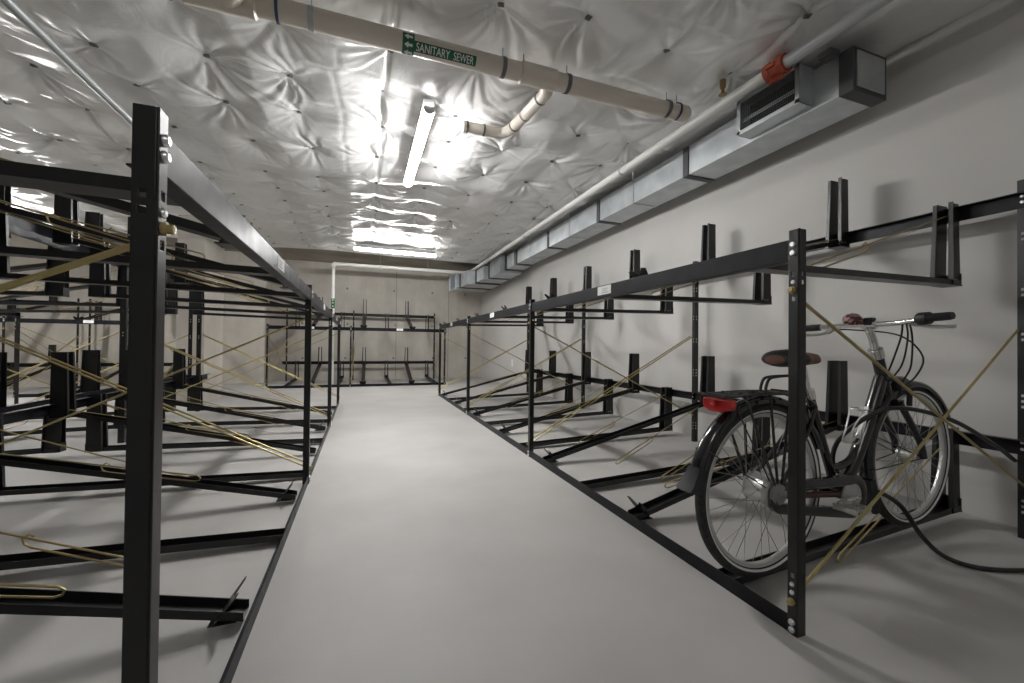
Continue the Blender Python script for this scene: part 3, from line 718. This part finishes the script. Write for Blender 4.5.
# valve-side white dash marks left out; mudguards
def fender(name, c, a0, a1, r=.392, w=.031):
    b = MB(); n = 40; vs = []; fs = []
    arc = [(-w, -.022), (-w * .93, -.006), (-w * .6, .004), (0, .008), (w * .6, .004), (w * .93, -.006), (w, -.022)]
    inn = [(x * .93, h - .004) for x, h in arc][::-1]
    prof = arc + inn; k = len(prof)
    for i in range(n + 1):
        a = math.radians(a0 + (a1 - a0) * i / n)
        for x, h in prof:
            vs.append(B(c[0] + (r + h) * math.cos(a), x, c[1] + (r + h) * math.sin(a)))
    for i in range(n):
        for j in range(k): fs.append((i * k + j, i * k + (j + 1) % k, (i + 1) * k + (j + 1) % k, (i + 1) * k + j))
    fs.append(tuple(range(k))); fs.append(tuple(range(n * k, (n + 1) * k)))
    b.add(vs, fs); return b.build(name, M['gloss'], bike, smooth=True)
def flap(parent, c, a0, a1, r=.394, w=.036):
    b = MB(); n = 8; vs = []; fs = []
    for i in range(n + 1):
        e = i / n; a = math.radians(a0 + (a1 - a0) * e); ww = w * (1 + .35 * e); rr = r + .035 * e * e
        prof = [(-ww, -.02), (-ww * .8, .006), (0, .012), (ww * .8, .006), (ww, -.02), (ww * .75, 0), (0, .006), (-ww * .75, 0)]
        for x, h in prof: vs.append(B(c[0] + (rr + h) * math.cos(a), x, c[1] + (rr + h) * math.sin(a)))
    k = 8
    for i in range(n):
        for j in range(k): fs.append((i * k + j, i * k + (j + 1) % k, (i + 1) * k + (j + 1) % k, (i + 1) * k + j))
    fs.append(tuple(range(k))); fs.append(tuple(range(n * k, (n + 1) * k)))
    b.add(vs, fs); b.build('mud_flap', M['flap'], parent, smooth=True)
fr = fender('rear_mudguard', RH, 20, 166); flap(fr, RH, 161, 174)
ff = fender('front_mudguard', FH, 30, 196, .383); flap(ff, FH, 192, 214)
for c, par, angs in ((RH, fr, (150, 118)), (FH, ff, (185, 160))):
    b = MB()
    for a in angs:
        for sg in (-1, 1):
            b.tube([B(c[0], sg * .058, c[1]), B(c[0] + .385 * math.cos(math.radians(a)), sg * .033, c[1] + .385 * math.sin(math.radians(a)))], .0028, 6)
    b.build('stays', M['plastic'], par)
# frame
BB = (.545, .335)
def arcpts(ps, n=16):
    # Catmull-Rom through the points
    ps = [V(p) for p in ps]; q = [ps[0] * 2 - ps[1]] + ps + [ps[-1] * 2 - ps[-2]]; out = []
    for i in range(1, len(q) - 2):
        for k in range(n):
            t = k / n; a, b_, c, d = q[i - 1], q[i], q[i + 1], q[i + 2]
            out.append(.5 * (2 * b_ + (c - a) * t + (2 * a - 5 * b_ + 4 * c - d) * t * t + (3 * b_ - a - 3 * c + d) * t ** 3))
    out.append(ps[-1]); return out
HT, HB = (.862, .965), (.945, .765)
b = MB(); b.tube([B(HT[0], 0, HT[1]), B(HB[0], 0, HB[1])], .026, 16)
b.tube(arcpts([B(.895, 0, .86), B(.785, 0, .64), B(.68, 0, .46), B(BB[0] + .04, 0, BB[1] + .015)]), .030, 16)
b.tube(arcpts([B(.735, 0, .555), B(.66, 0, .48), B(.58, 0, .45), B(.50, 0, .445)]), .017, 12)
b.tube([B(BB[0], 0, BB[1]), B(.40, 0, .68), B(.353, 0, .80)], .019, 14)
b.lathe([(.028, -.045), (.03, -.04), (.03, .04), (.028, .045)], B(BB[0], 0, BB[1]), dN, 18)
for sg in (-1, 1):
    b.tube(arcpts([B(BB[0] - .03, sg * .022, BB[1]), B(.35, sg * .045, .36), B(RH[0], sg * .066, RH[1])]), .011, 10)
    b.tube(arcpts([B(.375, sg * .016, .74), B(.27, sg * .042, .62), B(RH[0], sg * .066, RH[1])]), .009, 10)
b.build('frame', M['frame'], bike, smooth=True)
# fork
b = MB(); b.tube([B(HB[0] - .03, 0, HB[1] + .07), B(HB[0] + .01, 0, HB[1] - .035)], .024, 14)
b.box(-.05, .05, -.05, .05, -.02, .02, lambda x, n, z: B(HB[0] + .015 + x * .5, n, HB[1] - .035 + z))
for sg in (-1, 1):
    b.tube(arcpts([B(HB[0] + .01, sg * .046, HB[1] - .03), B(1.04, sg * .052, .63), B(1.12, sg * .055, .52), B(FH[0], sg * .058, FH[1])]), .015, 12)
fk = b.build('fork', M['gloss'], bike, smooth=True)
# stem, bars
b = MB(); b.tube([B(HT[0] + .004, 0, HT[1] - .005), B(.845, 0, 1.0)], .031, 16); b.tube(arcpts([B(.845, 0, 1.0), B(.825, 0, 1.05), B(.80, 0, 1.09), B(.80, 0, 1.12)]), .017, 14)
b.cyl(B(.80, -.03, 1.122), B(.80, .03, 1.122), .022, 14); stem = b.build('stem', M['chrome'], bike, smooth=True)
b = MB(); bar = arcpts([B(.742, -.31, 1.143), B(.765, -.21, 1.134), B(.79, -.12, 1.125), B(.80, 0, 1.122), B(.79, .12, 1.12), B(.77, .2, 1.116), B(.745, .33, 1.108)], 8)
b.tube(bar, .0115, 12); hb = b.build('handlebar', M['chrome'], bike, smooth=True)
b = MB(); b.tube([B(.752, -.235, 1.139), B(.75, -.25, 1.140), B(.744, -.315, 1.143), B(.742, -.325, 1.144)], .018, 14, radii=[.022, .018, .0175, .015]); b.build('grip', M['plastic'], hb, smooth=True)
b = MB(); b.tube([B(.768, -.20, 1.137), B(.765, -.21, 1.137), B(.755, -.245, 1.139)], .026, 14, radii=[.022, .029, .027]); b.build('twist_shifter', M['plastic'], hb, smooth=True)
b = MB(); b.tube([B(.768, .21, 1.115), B(.745, .33, 1.108), B(.743, .345, 1.107)], .018, 14, radii=[.018, .0175, .015]); b.build('grip', M['plastic'], hb, smooth=True)
for sg, z in ((-1, 1.115), (1, 1.09)):
    b = MB(); b.tube(arcpts([B(.785, sg * .16, z + .012), B(.805, sg * .19, z), B(.80, sg * .24, z - .012), B(.79, sg * .315, z - .014)]), .008, 8); b.tube([B(.78, sg * .15, z + .02), B(.80, sg * .19, z)], .014, 10)
    b.build('brake_lever', M['alu'], hb, smooth=True)
b = MB(); b.lathe([(.037, -.002), (.041, .008), (.039, .020), (.028, .034), (.012, .041), (0, .042)], B(.755, .05, 1.137), (-.35, -.2, .9), 20); b.lathe([(.012, -.012), (.016, 0), (.038, -.002)], B(.755, .05, 1.137), (-.35, -.2, .9), 16); b.build('bell', M['bell'], hb, smooth=True)['label'] = 'brown spotted bell'
b = MB(); b.box(-.018, .02, -.022, .018, -.004, .036, lambda x, n, z: B(.795 + x, n, 1.12 + z)); b.build('light_bracket', M['plastic'], hb, bevel=.006)
# headlight and brake lump behind the head tube
b = MB(); b.lathe([(.012, -.03), (.04, -.02), (.048, .02), (.05, .05), (.0, .056)], B(1.0, 0, .82), (1, 0, -.1), 20); b.tube([B(.96, 0, .75), B(1.0, 0, .80)], .01, 8); b.build('headlight', M['gloss'], fk, smooth=True)
b = MB()
for sg in (-1, 1): b.tube(arcpts([B(.985, sg * .01, .80), B(1.02, sg * .05, .785), B(1.03, sg * .05, .72)]), .012, 8)
b.build('brake_caliper', M['plastic'], fk, smooth=True)
# cables
b = MB()
b.tube(arcpts([B(.785, -.16, 1.13), B(.83, -.15, 1.08), B(.88, -.13, 1.01), B(.95, -.09, .91), B(1.0, -.03, .83)]), .004, 6)
b.tube(arcpts([B(.79, -.15, 1.12), B(.82, -.14, 1.05), B(.86, -.10, .93), B(.90, -.03, .84)]), .004, 6)
b.tube(arcpts([B(.79, .15, 1.10), B(.84, .10, 1.10), B(.92, -.06, 1.07), B(1.01, -.11, .97), B(1.02, -.08, .87), B(.985, -.03, .80)]), .004, 6)
b.tube(arcpts([B(.78, -.14, 1.125), B(.81, -.12, 1.06), B(.83, -.08, .95), B(.875, -.035, .88)]), .004, 6)
b.build('cables', M['cable'], bike, smooth=True)
# seat post and saddle
b = MB(); b.tube([B(.353, 0, .78), B(.325, 0, .87), B(.305, 0, .945)], .014, 12); b.tube([B(.358, 0, .775), B(.345, 0, .815)], .025, 14); b.box(-.03, .03, -.025, .025, -.012, .012, lambda x, n, z: B(.30 + x, n, .945 + z)); b.build('seat_post', M['chrome'], bike, smooth=True)
b = MB(); vs = []; fs = []; st = [(.125, .03, .968, .015), (.135, .062, .972, .028), (.165, .085, .974, .038), (.21, .090, .975, .040), (.26, .075, .972, .036), (.31, .045, .972, .032), (.36, .028, .974, .028), (.40, .022, .972, .024), (.418, .012, .966, .012)]
kk = 16
for s, w, z, h in st:
    for j in range(kk):
        a = 2 * PI * j / kk; vs.append(B(s, w * math.cos(a), z + h * math.sin(a) * (1 if math.sin(a) > 0 else .9) - .02))
for i in range(len(st) - 1):
    for j in range(kk): fs.append((i * kk + j, i * kk + (j + 1) % kk, (i + 1) * kk + (j + 1) % kk, (i + 1) * kk + j))
fs.append(tuple(range(kk))); fs.append(tuple(range((len(st) - 1) * kk, len(st) * kk)))
b.add(vs, fs); sd = b.build('saddle', M['saddle_brown'], bike, smooth=True); sd['label'] = 'brown saddle with black padded sides'
b = MB(); vs = []; fs = []
for s, w, z, h in ((.130, .048, .970, .0225), (.136, .065, .972, .029), (.165, .085, .974, .038), (.21, .090, .975, .040), (.235, .083, .9735, .038)):
    for j in range(kk):
        a = 2 * PI * j / kk; vs.append(B(s, w * 1.03 * math.cos(a), z + h * 1.04 * math.sin(a) * (1 if math.sin(a) > 0 else .9) - .02))
for i in range(4):
    for j in range(kk): fs.append((i * kk + j, i * kk + (j + 1) % kk, (i + 1) * kk + (j + 1) % kk, (i + 1) * kk + j))
fs.append(tuple(range(kk))); fs.append(tuple(range(4 * kk, 5 * kk)))
b.add(vs, fs); b.build('saddle_pad', M['plastic'], sd, smooth=True)
b = MB()
for sg in (-1, 1): b.tube(arcpts([B(.15, sg * .04, .945), B(.19, sg * .03, .925), B(.27, sg * .02, .925), B(.33, sg * .02, .935), B(.40, sg * .008, .95)]), .004, 6)
b.build('saddle_rails', M['chrome'], sd, smooth=True)
# carrier
b = MB(); zc = .812
for n in (-.06, -.02, .02, .06): b.tube(arcpts([B(-.23, n, zc - .005), B(0, n, zc), B(.22, n, zc - .005)]), .0055, 8)
for s in (-.23, -.1, .05, .2): b.tube([B(s, -.066, zc), B(s, .066, zc)], .0055, 8)
for sg in (-1, 1):
    b.tube([B(-.12, sg * .062, zc), B(RH[0] - .01, sg * .07, RH[1] + .02)], .0055, 8)
    b.tube([B(.02, sg * .062, zc), B(RH[0], sg * .07, RH[1] + .02)], .0055, 8)
    b.tube([B(.14, sg * .062, zc), B(RH[0] + .02, sg * .07, RH[1] + .02)], .0055, 8)
    b.tube([B(.21, sg * .055, zc - .003), B(.36, sg * .02, .755)], .005, 8)
b.build('carrier', M['gloss'], bike, smooth=True)
cr = bpy.data.objects['carrier']
b = MB(); b.tube(arcpts([B(.06, -.012, zc + .004), B(.065, -.012, zc + .03), B(.085, -.012, zc + .058), B(.14, -.010, zc + .066), B(.23, 0, zc + .068), B(.14, .010, zc + .066), B(.085, .012, zc + .058), B(.065, .012, zc + .03), B(.06, .012, zc + .004)]), .006, 8); b.build('spring_clamp', M['plastic'], cr, smooth=True)
b = MB(); vs = []
poly = [(-.068, -.008), (-.060, -.024), (-.03, -.034), (.03, -.034), (.060, -.024), (.068, -.008), (.066, .018), (.0, .024), (-.066, .018)]
b.prism(poly, lambda a, q, c: B(-.222 + .7 * a * a * 4 + c, a, .777 + q), 0, .04); tl = b.build('tail_light', M['red'], bike, bevel=.006)
b = MB(); b.lathe([(.013, 0), (.012, .004), (0, .007)], B(-.225, 0, .779), -dS, 16); b.build('reflector_lens', mat('lens_bright', (.6, .02, .02), .15, coat=.8), tl)
b = MB(); b.box(-.03, .02, -.03, .03, -.02, .01, lambda x, n, z: B(-.17 + x, n, .795 + z)); b.build('light_mount', M['plastic'], tl)
# chain case, cranks
cp = []
R1, R2 = .098, .062
for a in np.linspace(-100, 100, 22): cp.append((BB[0] + R1 * math.cos(math.radians(a)), BB[1] + R1 * math.sin(math.radians(a))))
for a in np.linspace(100, 260, 14): cp.append((RH[0] + .02 + R2 * math.cos(math.radians(a)), RH[1] - .02 + R2 * math.sin(math.radians(a))))
b = MB(); k = len(cp); vs = []; fs = []
cx, cz = sum(p[0] for p in cp) / k, sum(p[1] for p in cp) / k
ins = []
for i in range(k):
    p = V((cp[i - 1][0], cp[i - 1][1])); q = V((cp[(i + 1) % k][0], cp[(i + 1) % k][1])); tt = (q - p).normalized(); nn = V((-tt.y, tt.x)); ins.append((cp[i][0] + nn.x * .042, cp[i][1] + nn.y * .042))
sec = lambda i: [(cp[i], -.052), (cp[i], -.074), (((cp[i][0] + ins[i][0]) / 2, (cp[i][1] + ins[i][1]) / 2), -.082), (ins[i], -.076), (ins[i], -.052)]
for i in range(k): vs += [B(p[0], n, p[1]) for p, n in sec(i)]
for i in range(k):
    for j in range(5): fs.append((i * 5 + j, i * 5 + (j + 1) % 5, ((i + 1) % k) * 5 + (j + 1) % 5, ((i + 1) % k) * 5 + j))
b.add(vs, fs); b.build('chain_case', M['gloss'], bike, smooth=True)
b = MB(); b.tube([B(BB[0] - .02, -.05, BB[1] + .005), B(RH[0] + .03, -.066, RH[1] - .01)], .013, 10); b.build('drive_stay', M['brownred'], bike, smooth=True)
b = MB(); b.lathe([(.018, -.078), (.075, -.072), (.075, -.066), (.018, -.064)], B(BB[0], 0, BB[1]), dN, 32); b.build('chainring', M['alu'], bike, smooth=True)
b = MB(); pd = B(BB[0] - .150, -.10, BB[1] - .005)
b.tube([B(BB[0], -.085, BB[1]), B(BB[0] - .150, -.10, BB[1] - .005)], .011, 10); b.cyl(B(BB[0], -.1, BB[1]), B(BB[0], .1, BB[1]), .009, 10)
b.tube([B(BB[0], .085, BB[1]), B(BB[0] + .150, .10, BB[1] + .005)], .011, 10); b.build('crank', M['chrome'], bike, smooth=True)
def pedal(s, n0, n1, z):
    b = MB(); 
    loop = [B(s - .045, n0, z), B(s + .045, n0, z), B(s + .045, n1, z), B(s - .045, n1, z)]
    for dzz in (-.010, .010):
        b.tube([p + V((0, 0, dzz)) for p in loop], .004, 6, closed=True)
    b.box(s - .046, s - .040, min(n0, n1), max(n0, n1), z - .012, z + .012, B); b.box(s + .040, s + .046, min(n0, n1), max(n0, n1), z - .012, z + .012, B)
    b.cyl(B(s, n0, z), B(s, n1, z), .010, 10)
    for e in (.25, .5, .75): b.box(s - .045, s + .045, n0 + (n1 - n0) * e - .002, n0 + (n1 - n0) * e + .002, z - .008, z + .008, B)
    b.build('pedal', M['alu'], bike)
pedal(BB[0] - .150, -.105, -.195, BB[1] - .005); pedal(BB[0] + .150, .105, .195, BB[1] + .005)
# bottle cage on the down tube
b = MB(); ax = V((.36, 0, .93))
cg = lambda a, n, h: B(.735 + a + h * .42, n, .60 + h)
b.tube(arcpts([cg(-.015, -.03, .11), cg(-.075, -.035, .11), cg(-.09, 0, .11), cg(-.075, .035, .11), cg(-.015, .03, .11)]), .004, 6)
b.tube(arcpts([cg(-.015, -.012, .12), cg(-.01, -.012, -.03), cg(-.085, -.02, -.045), cg(-.098, -.015, .02), cg(-.075, -.03, .11)]), .004, 6)
b.tube(arcpts([cg(-.015, .012, .12), cg(-.01, .012, -.03), cg(-.085, .02, -.045), cg(-.098, .015, .02), cg(-.075, .03, .11)]), .004, 6)
b.box(-.012, -.006, -.007, .007, -.03, .12, lambda a, n, h: cg(a, n, h)); b.build('bottle_cage', M['alu'], bike, smooth=True)

# lock cable threaded through the frame and the wall rack
t = thing('security_cable', 'thick black lock cable looping from the bicycle frame onto the floor', 'cable', (2.6, 1.1, 0))
o = V((2.6, 1.1, 0))
b = MB(); b.tube([V(p) - o for p in arcpts([(3.31, 1.17, .41), (3.05, 1.15, .52), (2.70, 1.16, .66), (2.42, 1.21, .722), (2.30, 1.27, .69), (2.22, 1.37, .55), (2.24, 1.40, .40), (2.34, 1.33, .33), (2.40, 1.22, .27), (2.50, 1.18, .12), (2.60, 1.14, .025), (2.66, 1.04, .011), (2.85, .96, .011), (3.1, .93, .011), (3.35, .98, .011)], 10)], .0105, 10)
b.build('cable_run', M['cable'], t, smooth=True)

# ------------------------------------------------------------------ world and view
w = bpy.data.worlds.new('world'); SC.world = w; w.use_nodes = True
w.node_tree.nodes['Background'].inputs['Color'].default_value = (.5, .5, .5, 1)
w.node_tree.nodes['Background'].inputs['Strength'].default_value = .02
vs_ = SC.view_settings; vs_.view_transform = 'Standard'; vs_.look = 'None'; vs_.exposure = 0.42; vs_.gamma = 1.0; vs_.use_curve_mapping = False
